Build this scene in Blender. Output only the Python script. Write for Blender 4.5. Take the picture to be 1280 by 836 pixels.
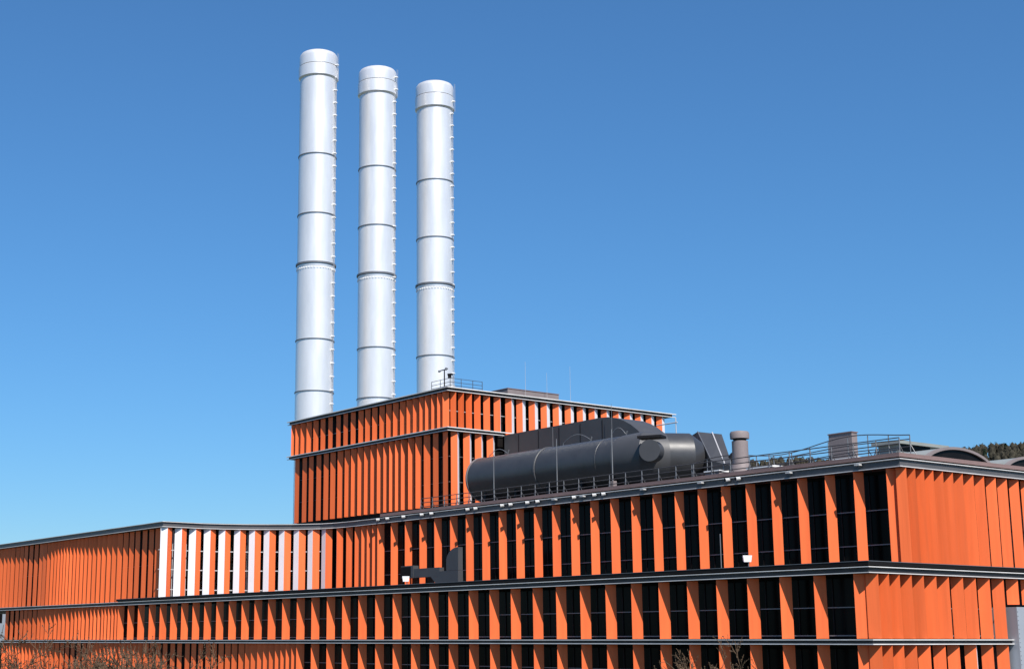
import bpy, math, random
from mathutils import Vector
R = math.radians
random.seed(7)
for o in list(bpy.data.objects): bpy.data.objects.remove(o)
scene = bpy.context.scene
col = scene.collection

# ------------------------------------------------------------------ camera, sky, sun, exposure
cam_d = bpy.data.cameras.new('camera')
cam = bpy.data.objects.new('camera', cam_d); col.objects.link(cam)
cam_d.sensor_width = 36.0
cam_d.lens = 1865.3 / 1280 * 36.0
cam_d.shift_x = (640 - 520.5) / 1280
cam_d.clip_start = 0.5; cam_d.clip_end = 9000
cam.location = (0, 0, 0)                       # the photographer stands level with the second ledge
cam.rotation_euler = (R(90 + 11.58), 0, R(54.16))
scene.camera = cam

SUN_EL, SUN_AZ = R(49), R(16.5)
S = Vector((math.cos(SUN_EL) * math.cos(SUN_AZ), -math.cos(SUN_EL) * math.sin(SUN_AZ), math.sin(SUN_EL)))
world = bpy.data.worlds.new('World'); scene.world = world; world.use_nodes = True
nt = world.node_tree; bg = nt.nodes['Background']
sky = nt.nodes.new('ShaderNodeTexSky'); sky.sky_type = 'NISHITA'; sky.sun_disc = False
sky.sun_elevation = SUN_EL; sky.sun_rotation = math.atan2(S.x, S.y)
sky.altitude = 12000; sky.air_density = 6.0; sky.dust_density = 0.0; sky.ozone_density = 9.0   # deep clear blue
hs = nt.nodes.new('ShaderNodeHueSaturation'); hs.inputs['Saturation'].default_value = 1.10
nt.links.new(sky.outputs[0], hs.inputs['Color']); nt.links.new(hs.outputs[0], bg.inputs[0]); bg.inputs[1].default_value = 0.094
sd = bpy.data.lights.new('sun', 'SUN'); sd.energy = 5.0; sd.angle = R(0.53); sd.color = (1.0, 0.95, 0.88)
sun = bpy.data.objects.new('sun', sd); col.objects.link(sun)
sun.rotation_euler = S.to_track_quat('Z', 'Y').to_euler()
sun.location = S * 300
scene.view_settings.view_transform = 'Standard'; scene.view_settings.look = 'None'
scene.view_settings.exposure = 0.32; scene.view_settings.gamma = 1.0
scene.view_settings.use_curve_mapping = False

# ------------------------------------------------------------------ materials
def mat(name, color, rough=0.5, metal=0.0, spec=0.5, var=0.06, scale=0.6, rnd=0.0, stretch=(1, 1, 1), bump=0.0, bscale=8.0):
    m = bpy.data.materials.new(name); m.use_nodes = True
    n = m.node_tree.nodes; l = m.node_tree.links; b = n['Principled BSDF']
    b.inputs['Roughness'].default_value = rough; b.inputs['Metallic'].default_value = metal
    b.inputs['Specular IOR Level'].default_value = spec
    tc = n.new('ShaderNodeTexCoord'); mp = n.new('ShaderNodeMapping'); mp.inputs['Scale'].default_value = stretch
    l.new(tc.outputs['Object'], mp.inputs['Vector'])
    nz = n.new('ShaderNodeTexNoise'); nz.inputs['Scale'].default_value = scale; nz.inputs['Detail'].default_value = 6
    nz.inputs['Roughness'].default_value = 0.6
    l.new(mp.outputs[0], nz.inputs['Vector'])
    mr = n.new('ShaderNodeMapRange'); mr.inputs['From Min'].default_value = 0.3; mr.inputs['From Max'].default_value = 0.7
    mr.inputs['To Min'].default_value = 1 - var; mr.inputs['To Max'].default_value = 1 + var
    l.new(nz.outputs['Fac'], mr.inputs['Value'])
    fac = mr.outputs[0]
    if rnd:
        oi = n.new('ShaderNodeObjectInfo'); m2 = n.new('ShaderNodeMapRange')
        m2.inputs['To Min'].default_value = 1 - rnd; m2.inputs['To Max'].default_value = 1 + rnd
        l.new(oi.outputs['Random'], m2.inputs['Value'])
        mu = n.new('ShaderNodeMath'); mu.operation = 'MULTIPLY'; l.new(fac, mu.inputs[0]); l.new(m2.outputs[0], mu.inputs[1]); fac = mu.outputs[0]
    sc = n.new('ShaderNodeVectorMath'); sc.operation = 'SCALE'; sc.inputs[0].default_value = color
    l.new(fac, sc.inputs['Scale']); l.new(sc.outputs[0], b.inputs['Base Color'])
    r2 = n.new('ShaderNodeMapRange'); r2.inputs['To Min'].default_value = max(0.02, rough - 0.08); r2.inputs['To Max'].default_value = min(1, rough + 0.08)
    l.new(nz.outputs['Fac'], r2.inputs['Value']); l.new(r2.outputs[0], b.inputs['Roughness'])
    if bump:
        bn = n.new('ShaderNodeTexNoise'); bn.inputs['Scale'].default_value = bscale; bn.inputs['Detail'].default_value = 4
        l.new(mp.outputs[0], bn.inputs['Vector'])
        bu = n.new('ShaderNodeBump'); bu.inputs['Strength'].default_value = bump; bu.inputs['Distance'].default_value = 0.05
        l.new(bn.outputs['Fac'], bu.inputs['Height']); l.new(bu.outputs[0], b.inputs['Normal'])
    return m
M = {}
M['orange'] = mat('orange_panel', (0.84, 0.155, 0.042), 0.55, 0, 0.3, 0.09, 1.1, rnd=0.09, stretch=(2.5, 2.5, 0.12))
M['alu'] = mat('white_metal_panel', (0.78, 0.78, 0.80), 0.5, 0, 0.4, 0.03, 0.5, rnd=0.03)
M['steel'] = mat('sunlit_tone_flange', (0.68, 0.66, 0.64), 0.55, 0.0, 0.3, 0.18, 0.4)  # flange grey lightened so the sunlit edge lines are in the colour
M['fascia'] = mat('dark_grey_fascia', (0.088, 0.086, 0.09), 0.5, 0, 0.35, 0.16, 0.25)
M['ledgeweb'] = mat('dark_ledge_steel', (0.032, 0.031, 0.033), 0.5, 0, 0.3, 0.16, 0.25)
M['black'] = mat('black_cladding', (0.010, 0.009, 0.009), 0.6, 0, 0.1, 0.2, 0.3)
M['pane'] = mat('dark_glass', (0.006, 0.005, 0.005), 0.18, 0, 0.06, 0.5, 0.5, rnd=0.6, stretch=(1, 1, 0.15))
M['mullion'] = mat('mullion_metal', (0.012, 0.011, 0.012), 0.6, 0, 0.2)
M['rod'] = mat('tie_rod_metal', (0.22, 0.20, 0.20), 0.5, 0.2, 0.4)
M['rodlight'] = mat('light_rail_metal', (0.5, 0.48, 0.48), 0.5, 0.0, 0.4)
M['brown'] = mat('brown_roof_edge', (0.22, 0.145, 0.135), 0.7, 0, 0.3, 0.1, 0.5)
M['roof'] = mat('dark_roof_gravel', (0.10, 0.095, 0.09), 0.9, 0, 0.2, 0.25, 3.0, bump=0.6, bscale=20)
M['chimney'] = mat('silver_chimney_steel', (0.83, 0.81, 0.795), 0.36, 0.42, 0.5, 0.07, 0.7, stretch=(1, 1, 0.2), bump=0.03, bscale=0.8)
M['ring'] = mat('grey_joint_steel', (0.16, 0.165, 0.18), 0.5, 0.3, 0.5)
M['white'] = mat('white_metal', (0.85, 0.85, 0.85), 0.45, 0, 0.5, 0.02)
M['pipe'] = mat('charcoal_pipe', (0.046, 0.046, 0.049), 0.40, 0.0, 0.5, 0.14, 0.8, bump=0.05)
M['housing'] = mat('charcoal_housing', (0.062, 0.062, 0.066), 0.5, 0, 0.4, 0.10, 0.5)
M['graybrown'] = mat('grey_brown_sheet', (0.23, 0.19, 0.185), 0.6, 0, 0.3, 0.08, 0.8)
M['railing'] = mat('railing_steel', (0.20, 0.20, 0.205), 0.5, 0.3, 0.5)
M['darkrail'] = mat('dark_railing_steel', (0.07, 0.065, 0.068), 0.5, 0.2, 0.5)
M['tank'] = mat('grey_blue_sheet_steel', (0.40, 0.42, 0.46), 0.45, 0.25, 0.5, 0.05, 0.5)
M['skyframe'] = mat('skylight_green_grey', (0.26, 0.27, 0.25), 0.5, 0, 0.4, 0.1)
M['concrete'] = mat('grey_plinth', (0.30, 0.29, 0.28), 0.85, 0, 0.3, 0.12, 1.0)
M['asphalt'] = mat('ground_mix', (0.075, 0.085, 0.055), 0.9, 0, 0.2, 0.5, 0.02)
M['hill'] = mat('wooded_hill_floor', (0.055, 0.052, 0.036), 0.95, 0, 0.1, 0.3, 0.02)
M['forest'] = mat('bare_woodland', (0.048, 0.043, 0.031), 0.95, 0, 0.1, 0.55, 0.12)
M['lampgrey'] = mat('lamp_grey_metal', (0.5, 0.5, 0.49), 0.5, 0, 0.4)
M['conifer'] = mat('conifer_needles', (0.028, 0.042, 0.024), 0.9, 0, 0.1, 0.4, 0.5)
M['bark'] = mat('bare_bark', (0.09, 0.07, 0.052), 0.9, 0, 0.2, 0.3, 4.0)
M['twig'] = mat('brown_twigs', (0.105, 0.068, 0.042), 0.9, 0, 0.2, 0.3, 2.0)
M['house'] = mat('pale_blue_grey_wall', (0.24, 0.27, 0.30), 0.8)

# ------------------------------------------------------------------ helpers
def mesh_obj(name, v, f, material, parent=None, smooth=False, mi=None):
    me = bpy.data.meshes.new(name)
    me.from_pydata([tuple(p) for p in v], [], [tuple(q) for q in f])
    for m in (material if isinstance(material, (list, tuple)) else [material]): me.materials.append(M[m])
    if mi: me.polygons.foreach_set('material_index', mi)
    if smooth: me.polygons.foreach_set('use_smooth', [True] * len(me.polygons))
    me.update()
    o = bpy.data.objects.new(name, me); col.objects.link(o)
    if parent: o.parent = parent; o.matrix_parent_inverse = parent.matrix_world.inverted()
    return o
def thing(name, label, cat, loc=(0, 0, 0), group=None):
    o = bpy.data.objects.new(name, None); col.objects.link(o); o.location = loc
    o.empty_display_size = 0.5
    o['label'] = label; o['category'] = cat
    if group: o['group'] = group
    bpy.context.view_layer.update()
    return o
def tag(o, label, cat, group=None):
    o['label'] = label; o['category'] = cat
    if group: o['group'] = group
    return o
class MB:
    """collects shapes of ONE object"""
    def __init__(s): s.v = []; s.f = []; s.mi = []
    def add(s, v, f, m=0):
        n = len(s.v); s.v += [tuple(p) for p in v]; s.f += [tuple(i + n for i in q) for q in f]; s.mi += [m] * len(f)
    def box(s, x0, x1, y0, y1, z0, z1, m=0):
        s.add([(x0, y0, z0), (x1, y0, z0), (x1, y1, z0), (x0, y1, z0), (x0, y0, z1), (x1, y0, z1), (x1, y1, z1), (x0, y1, z1)],
              [(0, 3, 2, 1), (4, 5, 6, 7), (0, 1, 5, 4), (1, 2, 6, 5), (2, 3, 7, 6), (3, 0, 4, 7)], m)
    def prism(s, poly, z0, z1, m=0):
        a = sum(poly[i][0] * poly[(i + 1) % len(poly)][1] - poly[(i + 1) % len(poly)][0] * poly[i][1] for i in range(len(poly)))
        if a < 0: poly = poly[::-1]
        n = len(poly)
        s.add([(x, y, z0) for x, y in poly] + [(x, y, z1) for x, y in poly],
              [tuple(range(n))[::-1], tuple(range(n, 2 * n))] + [(i, (i + 1) % n, n + (i + 1) % n, n + i) for i in range(n)], m)
    def tube(s, p0, p1, r0, r1=None, n=8, caps=True, m=0):
        r1 = r0 if r1 is None else r1
        p0 = Vector(p0); p1 = Vector(p1); d = (p1 - p0).normalized()
        u = d.orthogonal().normalized(); w = d.cross(u)
        v = []
        for p, r in ((p0, r0), (p1, r1)):
            for i in range(n):
                a = 2 * math.pi * i / n; v.append(p + (u * math.cos(a) + w * math.sin(a)) * r)
        f = [(i, (i + 1) % n, n + (i + 1) % n, n + i) for i in range(n)]
        if caps: f += [tuple(range(n))[::-1], tuple(range(n, 2 * n))]
        s.add(v, f, m)
    def lathe(s, c, prof, n=48, m=0, caps=(True, True)):
        v = []
        for r, z in prof:
            for i in range(n):
                a = 2 * math.pi * i / n; v.append((c[0] + r * math.cos(a), c[1] + r * math.sin(a), z))
        f = []
        for k in range(len(prof) - 1):
            for i in range(n):
                j = (i + 1) % n; f.append((k * n + i, k * n + j, (k + 1) * n + j, (k + 1) * n + i))
        if caps[0]: f.append(tuple(range(n))[::-1])
        if caps[1]: f.append(tuple(range((len(prof) - 1) * n, len(prof) * n)))
        s.add(v, f, m)
    def sweep(s, path, prof, m=0):
        """prof: closed list of (outward, z); outward is to the right of the path's direction"""
        off = [offset(path, -o) for o, z in prof]
        k = len(prof); n = len(path)
        v = [(off[j][i][0], off[j][i][1], prof[j][1]) for i in range(n) for j in range(k)]
        f = [(i * k + j, i * k + (j + 1) % k, (i + 1) * k + (j + 1) % k, (i + 1) * k + j) for i in range(n - 1) for j in range(k)]
        f += [tuple(range(k))[::-1], tuple((n - 1) * k + j for j in range(k))]
        s.add(v, f, m)
    def build(s, name, material, parent=None, smooth=False, multi=False):
        return mesh_obj(name, s.v, s.f, material, parent, smooth, s.mi if multi else None)
def offset(path, ins):
    """path moved to its left (into the building) by ins, with mitred corners"""
    out = []; n = len(path)
    for i in range(n):
        ds = []
        if i > 0: ds.append((Vector(path[i]) - Vector(path[i - 1])).normalized())
        if i < n - 1: ds.append((Vector(path[i + 1]) - Vector(path[i])).normalized())
        ns = [Vector((-d.y, d.x)) for d in ds]
        if len(ns) == 1: mv = ns[0]
        else:
            mv = ns[0] + ns[1]; mv = mv / max(0.3, mv.dot(ns[0]))
        out.append((path[i][0] + mv.x * ins, path[i][1] + mv.y * ins))
    return out
def smooth_shade(o, ang=35):
    me = o.data
    me.polygons.foreach_set('use_smooth', [True] * len(me.polygons))
    try: me.set_sharp_from_angle(angle=R(ang))
    except Exception: pass
    return o
def rect(o0, o1, z0, z1): return [(o0, z0), (o1, z0), (o1, z1), (o0, z1)]
def fin(parent, x, y, b, c, z0, z1, w1=0.76, w2=0.3, metal=False):
    """a folded upright facade panel: nose edge at (x, y), orange face in direction b, second face in direction c"""
    p = [(x, y), (x + w1 * math.cos(R(b)), y + w1 * math.sin(R(b))), (x + w2 * math.cos(R(c)), y + w2 * math.sin(R(c)))]
    v = [(q[0], q[1], z) for z in (z0, z1) for q in p]
    a = (p[1][0] - p[0][0]) * (p[2][1] - p[0][1]) - (p[2][0] - p[0][0]) * (p[1][1] - p[0][1])
    f = [(0, 1, 4, 3), (2, 0, 3, 5), (1, 2, 5, 4), (2, 1, 0), (3, 4, 5)]
    if a < 0: f = [q[::-1] for q in f]
    return mesh_obj('facade_fin', v, f, ['orange', 'alu' if metal else 'orange'], parent, mi=[0, 1, 0, 0, 0])

# nose edges of the facade panels in metres: x, y, direction of the orange face (degrees), direction of the second face
WING=[(-203.12,75.53,24),(-201.61,75.53,23),(-200.28,75.54,22),(-198.95,75.54,21),(-197.3,75.55,20),(-195.82,75.57,16),(-194.39,75.6,12),(-192.68,75.64,6),(-190.99,75.68,0),(-189.17,75.64,6),(-187.8,75.59,13),(-186.26,75.53,24),(-184.85,75.48,31),(-183.67,75.45,37),(-182.59,75.42,42),(-181.55,75.41,45),(-180.6,75.4,48),(-179.65,75.39,51),(-178.64,75.4,48),(-177.53,75.41,45),(-176.52,75.42,42),(-175.43,75.44,40),(-174.26,75.45,38),(-173.06,75.46,36),(-171.82,75.47,34),(-170.46,75.48,32),(-169.15,75.48,31),(-167.7,75.49,29),(-166.3,75.5,28),(-164.87,75.52,24),(-163.33,75.55,21),(-161.75,75.57,16),(-160.26,75.61,11),(-158.48,75.65,4),(-156.81,75.67,2),(-155.26,75.68,0)]
CURVE=[[-152.36,74.49],[-152.42,77.28],[-152.5,80.3],[-151.81,82.75],[-150.75,85.08],[-149.52,87.0],[-147.85,89.09],[-146.46,90.16],[-145.07,91.23],[-143.28,92.03],[-141.41,92.32],[-138.36,92.66],[-136.13,92.96],[-133.13,93.01]]
BAY=[(-152.51,75.82,115,244),(-152.55,77.61,111,238),(-152.6,79.41,107,232),(-152.39,81.15,103,226),(-151.93,82.78,99,219),(-151.22,84.34,95,213),(-150.42,85.81,88,209),(-149.51,87.2,82,205),(-148.44,88.55,75,201),(-147.21,89.74,68,197),(-145.87,90.77,61,193),(-144.48,91.62,48,182),(-142.72,92.0,32,150),(-141.09,92.22,32,125),(-139.47,92.29,42,120),(-138.17,92.3,48,120),(-137.09,92.3,50,120),(-136.04,92.3,52,120)]
MAIN=[(-135.02,92.29,50),(-132.46,92.29,50),(-129.85,92.29,50),(-127.22,92.29,50),(-124.61,92.29,50),(-121.91,92.29,50),(-119.28,92.29,50),(-116.66,92.29,50),(-114.03,92.29,50),(-111.39,92.29,50),(-108.71,92.29,50),(-106.11,92.29,50),(-103.51,92.29,50),(-100.83,92.29,50),(-98.18,92.29,50),(-95.53,92.29,50),(-92.87,92.29,50),(-90.24,92.29,50),(-87.57,92.29,50),(-84.95,92.29,50),(-82.29,92.29,50),(-79.66,92.29,50),(-76.99,92.29,50),(-74.31,92.29,50),(-71.65,92.29,50),(-68.69,92.29,50)]
MAINB=[(-67.39,92.92,208,150),(-67.37,93.96,200,150),(-67.38,95.01,202,150),(-67.38,96.15,204,150),(-67.39,97.35,207,150),(-67.4,98.59,209,150),(-67.4,99.82,210,150),(-67.41,101.18,212,150),(-67.42,102.58,216,150),(-67.44,104.13,220,150),(-67.46,105.64,225,150),(-67.48,107.24,230,150)]
LOWL=[(-199.88,75.53,0),(-198.01,75.51,2),(-196.2,75.5,5),(-194.48,75.46,10),(-193.0,75.43,16),(-191.52,75.41,18),(-189.88,75.4,20),(-188.24,75.39,22),(-187.03,75.38,24),(-185.52,75.36,27),(-184.08,75.34,31),(-182.55,75.32,34),(-181.2,75.3,37),(-179.92,75.29,40),(-178.61,75.27,43),(-177.14,75.26,46),(-175.94,75.25,48),(-174.81,75.24,49),(-173.76,75.24,51),(-172.46,75.23,53),(-171.22,75.22,54),(-170.21,75.22,55),(-169.1,75.22,55),(-167.97,75.21,56),(-167.11,75.21,57),(-166.16,75.21,57),(-165.18,75.21,58),(-164.27,75.22,55)]
LOW=[(-163.51,75.24,50),(-160.82,75.24,50),(-158.13,75.24,50),(-155.3,75.24,50),(-152.59,75.24,50),(-150.0,75.24,50),(-147.44,75.24,50),(-144.85,75.24,50),(-142.22,75.24,50),(-139.56,75.24,50),(-136.89,75.24,50),(-134.24,75.24,50),(-131.65,75.24,50),(-128.98,75.24,50),(-126.29,75.24,50),(-123.59,75.24,50),(-120.96,75.24,50),(-118.28,75.24,50),(-115.69,75.24,50),(-113.04,75.24,50),(-110.34,75.24,50),(-107.66,75.24,50),(-104.95,75.24,50),(-102.31,75.24,50),(-99.65,75.24,50),(-96.92,75.24,50),(-94.24,75.24,50),(-91.58,75.24,50),(-88.92,75.24,50),(-86.22,75.24,50),(-83.53,75.24,50),(-80.8,75.24,50),(-78.14,75.24,50),(-75.42,75.24,50),(-72.7,75.24,50),(-70.03,75.24,50),(-67.32,75.24,50),(-64.61,75.24,50),(-61.88,75.24,50),(-58.84,75.24,50)]
LOWB=[(-57.64,76.05,208,150),(-57.62,77.06,200,150),(-57.63,78.12,202,150),(-57.64,79.31,205,150),(-57.64,80.52,208,150),(-57.65,81.81,210,150),(-57.66,83.13,213,150),(-57.67,84.62,215,150),(-57.68,86.0,217,150),(-57.69,87.52,219,150),(-57.7,89.09,222,150),(-57.71,90.72,224,150)]
BOTL=[(-199.81,75.22,54),(-199.19,75.22,54),(-198.23,75.22,54),(-197.16,75.23,53),(-196.08,75.23,51),(-195.02,75.24,49),(-194.0,75.25,46),(-192.74,75.27,44),(-191.55,75.28,41),(-190.32,75.3,38),(-189.0,75.31,35),(-187.67,75.33,32),(-186.3,75.35,29),(-185.02,75.36,26),(-183.56,75.38,23),(-182.01,75.4,20),(-180.41,75.42,17),(-178.82,75.45,12),(-177.24,75.5,4),(-175.47,75.53,1),(-173.8,75.52,2),(-172.28,75.45,12),(-170.83,75.39,22),(-169.49,75.34,31),(-168.25,75.3,37),(-167.08,75.27,42),(-166.09,75.25,47),(-165.13,75.25,48),(-164.13,75.25,46),(-162.91,75.26,45),(-161.75,75.28,41),(-160.66,75.3,37),(-159.27,75.33,32),(-158.06,75.36,27),(-156.64,75.39,21),(-155.17,75.42,18),(-153.61,75.44,13),(-152.01,75.47,8),(-150.3,75.52,2),(-148.69,75.53,0),(-146.85,75.52,1),(-145.3,75.48,7),(-143.67,75.45,11),(-142.04,75.45,13),(-140.71,75.44,14),(-139.21,75.43,15),(-137.78,75.42,17),(-136.4,75.41,19),(-134.96,75.4,21),(-133.59,75.38,23),(-132.4,75.37,25),(-131.12,75.35,27),(-129.94,75.34,30),(-128.78,75.33,32),(-127.63,75.32,34),(-126.57,75.3,36),(-125.55,75.28,40),(-124.5,75.26,45)]
BOTB=[(-57.64,76.0,206,150),(-57.63,77.0,203,150),(-57.64,78.11,207,150),(-57.65,79.39,211,150),(-57.67,80.76,216,146),(-57.7,82.34,222,140),(-57.73,83.83,228,125),(-57.75,85.63,232,120),(-57.72,87.41,227,128),(-57.7,89.09,222,135)]
TWA=[(-168.1,101.06,58),(-167.08,101.09,50),(-165.83,101.12,43),(-164.44,101.16,36),(-162.83,101.2,28),(-161.15,101.26,19),(-159.44,101.34,6),(-157.58,101.34,6),(-155.86,101.3,12),(-154.14,101.27,17),(-152.38,101.24,21),(-150.89,101.23,24),(-149.36,101.23,24),(-147.79,101.23,24),(-146.35,101.22,25),(-144.91,101.21,27),(-143.44,101.2,28),(-142.05,101.17,34),(-140.73,101.14,40),(-139.38,101.11,45),(-138.23,101.09,50),(-137.0,101.07,54),(-135.86,101.06,57),(-134.87,101.1,48)]
TWAL=[(-167.52,101.38,0),(-165.6,101.35,4),(-163.92,101.31,10),(-162.09,101.3,12),(-160.35,101.29,14),(-158.72,101.25,19),(-157.01,101.22,25),(-155.33,101.19,30),(-153.86,101.16,35),(-152.36,101.13,40),(-150.89,101.11,44),(-149.47,101.1,48),(-148.07,101.09,50),(-146.7,101.08,53),(-145.46,101.07,55),(-144.23,101.06,56),(-143.04,101.07,56),(-141.63,101.09,50),(-140.22,101.14,40),(-138.67,101.22,25),(-137.03,101.33,8),(-135.2,101.38,0)]
TWB=[(-133.8,102.24,203,150),(-133.8,103.35,203,148),(-133.82,104.52,208,147),(-133.85,105.8,217,145),(-133.9,107.23,228,143),(-133.95,108.82,237,133),(-133.98,110.56,243,122),(-134.0,112.25,246,117),(-134.0,114.15,246,116),(-134.0,116.02,246,116),(-134.0,117.92,246,116),(-134.0,119.84,246,115),(-134.0,121.79,246,115),(-134.0,123.73,246,115),(-134.0,125.75,246,115),(-134.0,127.75,246,115),(-134.0,129.66,246,114),(-134.0,131.52,246,114),(-134.0,133.4,246,114),(-134.0,135.26,246,114)]
TWBL=[(-133.99,102.53,244,120),(-133.99,104.31,244,120),(-133.99,106.0,244,120),(-133.99,107.74,244,120)]

# ------------------------------------------------------------------ setting: ground and hill
def structure(o): o['kind'] = 'structure'; return o
G = -10.0
g = MB(); g.add([(-4500, -2500, G), (2500, -2500, G), (2500, 4500, G), (-4500, 4500, G)], [(0, 1, 2, 3)])
structure(g.build('ground', 'asphalt'))
HC = Vector((-790.0, 1150.0)); HU = Vector((0.585, 0.811)); HV = Vector((-0.811, 0.585))
def hill_h(u, v):
    e = min(1.0, max(0.0, (u + 640) / 300.0)); e = e * e * (3 - 2 * e)
    if u > 700: e *= max(0.0, 1 - (u - 700) / 300.0)
    h = 158 * e * math.exp(-(v / 330.0) ** 2)
    h += e * (7 * math.sin(u / 71.0 + 1) + 5 * math.sin(u / 33.0) + 4 * math.sin(v / 40.0 + u / 90.0))
    return h
v = []; f = []; NU, NV = 61, 31
for i in range(NU):
    for j in range(NV):
        u = -1000 + 2000 * i / (NU - 1); w = -800 + 1600 * j / (NV - 1)
        p = HC + HU * u + HV * w
        edge = min(1, min(i, NU - 1 - i, j, NV - 1 - j) / 3)
        v.append((p.x, p.y, G - 6 + (hill_h(u, w) + 4) * edge))
for i in range(NU - 1):
    for j in range(NV - 1):
        a = i * NV + j; f.append((a, a + NV, a + NV + 1, a + 1))
structure(mesh_obj('hill', v, f, 'hill', smooth=True))

# ------------------------------------------------------------------ main building
CV = [(-152.4, 75.1)] + [tuple(p) for p in CURVE[1:9]] + [(-143.2, 91.85), (-141.2, 92.12), (-138.3, 92.2)]
XM, YM, XL, YL = -67.35, 92.2, -57.6, 75.15
ROOF = [(-226, 75.3)] + CV + [(XM, YM), (XM, 142)]
LEDGE = [(-226, YL), (XL, YL), (XL, 142)]
bld = thing('power_plant_building', 'long stepped power plant building with orange upright fins on every storey', 'building', (-130, 92, G))
def core(path, ins, z0, z1, name, material, back=None):
    p = offset(path, ins); mb = MB()
    mb.prism(p + (back or [(-133.9, 142), (-133.9, 100.6), (-226, 100.6)]), z0, z1)
    return mb.build(name, material, bld)
core(ROOF, 1.7, 4.42, 12.43, 'upper_wall', 'black')
LOWP = [(-200.2, YL), (XL, YL), (XL, 142)]
mbw = MB(); mbw.box(-200.15, -199.5, YL + .75, YL + 1.8, 0.0, 3.97); mbw.build('end_wall', 'black', bld)
core(LOWP, 1.7, -0.02, 3.98, 'middle_wall', 'black', [(-133.9, 142), (-133.9, 100.6), (-200.2, 100.6)])
core([(-208, YL), (XL, YL), (XL, 142)], 1.7, G, -0.26, 'lower_wall', 'black', [(-133.9, 142), (-133.9, 100.6), (-208, 100.6)])
# slabs: plate + channel flanges
def slab(path, z0, z1, name, back, web=0.16, fl=0.07):
    p = offset(path, web); mb = MB(); mb.prism(p + back, z0 + 0.004, z1 - 0.004)
    s = mb.build(name, 'ledgeweb' if name == 'ledge' else 'fascia', bld)
    for za, zb in ((z0, z0 + fl), (z1 - fl, z1)):
        mb = MB(); mb.sweep(path, rect(-0.155, 0, za, zb)); mb.build('flange', 'steel', s)
    return s
BK = [(-133.9, 142), (-133.9, 100.6)]
slab(ROOF, 12.45, 13.06, 'roof_fascia', BK + [(-226, 100.6)], fl=0.055)
slab(LEDGE, 4.0, 4.39, 'ledge', BK + [(-226, 100.6)], fl=0.05)
slab([(-200.6, YL), (XL, YL), (XL, 90.1)], -0.24, 0.08, 'ledge', [(-70, 90.1), (-70, 100.6), (-200.6, 100.6)], fl=0.06)
slab([(-208, YL), (XL, YL), (XL, 90.1)], -4.6, -4.28, 'ledge', [(-70, 90.1), (-70, 100.6), (-208, 100.6)], fl=0.06)
# dark parapet board on the terrace edge, brown coping and dark joint on the main roof
mb = MB(); mb.sweep([(-164.2, YL + .12), (XL - .12, YL + .12), (XL - .12, 142)], rect(-0.25, 0, 4.47, 4.70)); mb.sweep([(-164.1, YL + .3), (XL - .3, YL + .3), (XL - .3, 142)], rect(-0.2, 0, 4.39, 4.47))
pp = mb.build('parapet', 'black', bld)
mb = MB(); mb.sweep([(-164.2, YL + .1), (XL - .1, YL + .1), (XL - .1, 142)], rect(-0.3, 0, 4.702, 4.735)); mb.build('parapet_cap', 'ring', pp)
BR = [(-134.6, YM + .02), (XM - .02, YM + .02), (XM - .02, 142)]
mb = MB(); mb.sweep(BR, rect(-0.7, -0.35, 13.06, 13.2)); mb.build('roof_joint', 'black', bld)
mb = MB(); mb.sweep(BR, rect(-0.9, -0.12, 13.2, 13.5)); mb.build('roof_coping', 'brown', bld)
mb = MB(); mb.prism(offset(ROOF, 0.95) + BK + [(-226, 100.6)], 13.062, 13.16); mb.build('roof_surface', 'roof', bld)
# panels of the facades ------------------------------------------------
ZU = (4.72, 12.41); ZL = (0.12, 3.97); ZB = (-4.22, -0.27)
wing = [(-203.12 - 1.5 * k, 75.5, 24 + 3 * k) for k in range(13, 0, -1)] + WING
for x, y, a in wing: fin(bld, x, y, max(a, 12), max(a, 12) + 70, 4.42, ZU[1], w1=1.25 if x > -155.5 else 0.85 if a < 14 else 0.78)
for x, y, b, c in BAY: fin(bld, x, y, b, c, *ZU, w1=0.78, w2=0.78 if c > 150 else 0.35, metal=c > 140)
for x, y, a in MAIN: fin(bld, x, y, a, a + 70, *ZU)
mb_ = MAINB + [(XM - 0.16, 107.24 + 1.62 * k, 234, 146) for k in range(1, 19)]
for x, y, b, c in mb_: fin(bld, x, y, b, c, *ZU, metal=c < 150)
for x, y, a in LOWL: fin(bld, x, y, max(a, 12), max(a, 12) + 70, *ZL)
for x, y, a in LOW: fin(bld, x, y, a, a + 70, *ZL)
for x, y, b, c in LOWB[:-1]: fin(bld, x, y, b, c, *ZL)
for k in range(5): fin(bld, LOWB[-1][0], LOWB[-1][1] + 1.7 * k, 224, 150, 2.33, ZL[1])
for x, y, a in BOTL: fin(bld, x, y, max(a, 12), max(a, 12) + 70, *ZB)
for x, y, a in LOW:
    if x > -124: fin(bld, x + 0.02, y, a, a + 70, *ZB)
for x, y, b, c in BOTB: fin(bld, x, y, b, c, *ZB, w2=0.5 if c < 130 else 0.3, metal=c < 142)
# windows behind the open fins: one pane per bay, mullions between
def panes(fins, y, z0, z1):
    for (x0, _, _), (x1, _, _) in zip(fins[:-1], fins[1:]):
        mb = MB(); mb.box(x0 + 0.30, x1 + 0.22, y, y + 0.05, z0, z1); p = mb.build('pane', 'pane', bld)
        mb = MB(); mb.box(x0 + 0.22, x0 + 0.30, y - 0.06, y + 0.06, z0, z1); mb.build('mullion', 'mullion', p)
panes(MAIN, YM + 1.55, 4.75, 12.2); panes(LOW, YL + 1.55, 0.35, 3.8); panes([q for q in LOW if q[0] > -124], YL + 1.55, -4.0, -0.5)
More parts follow.
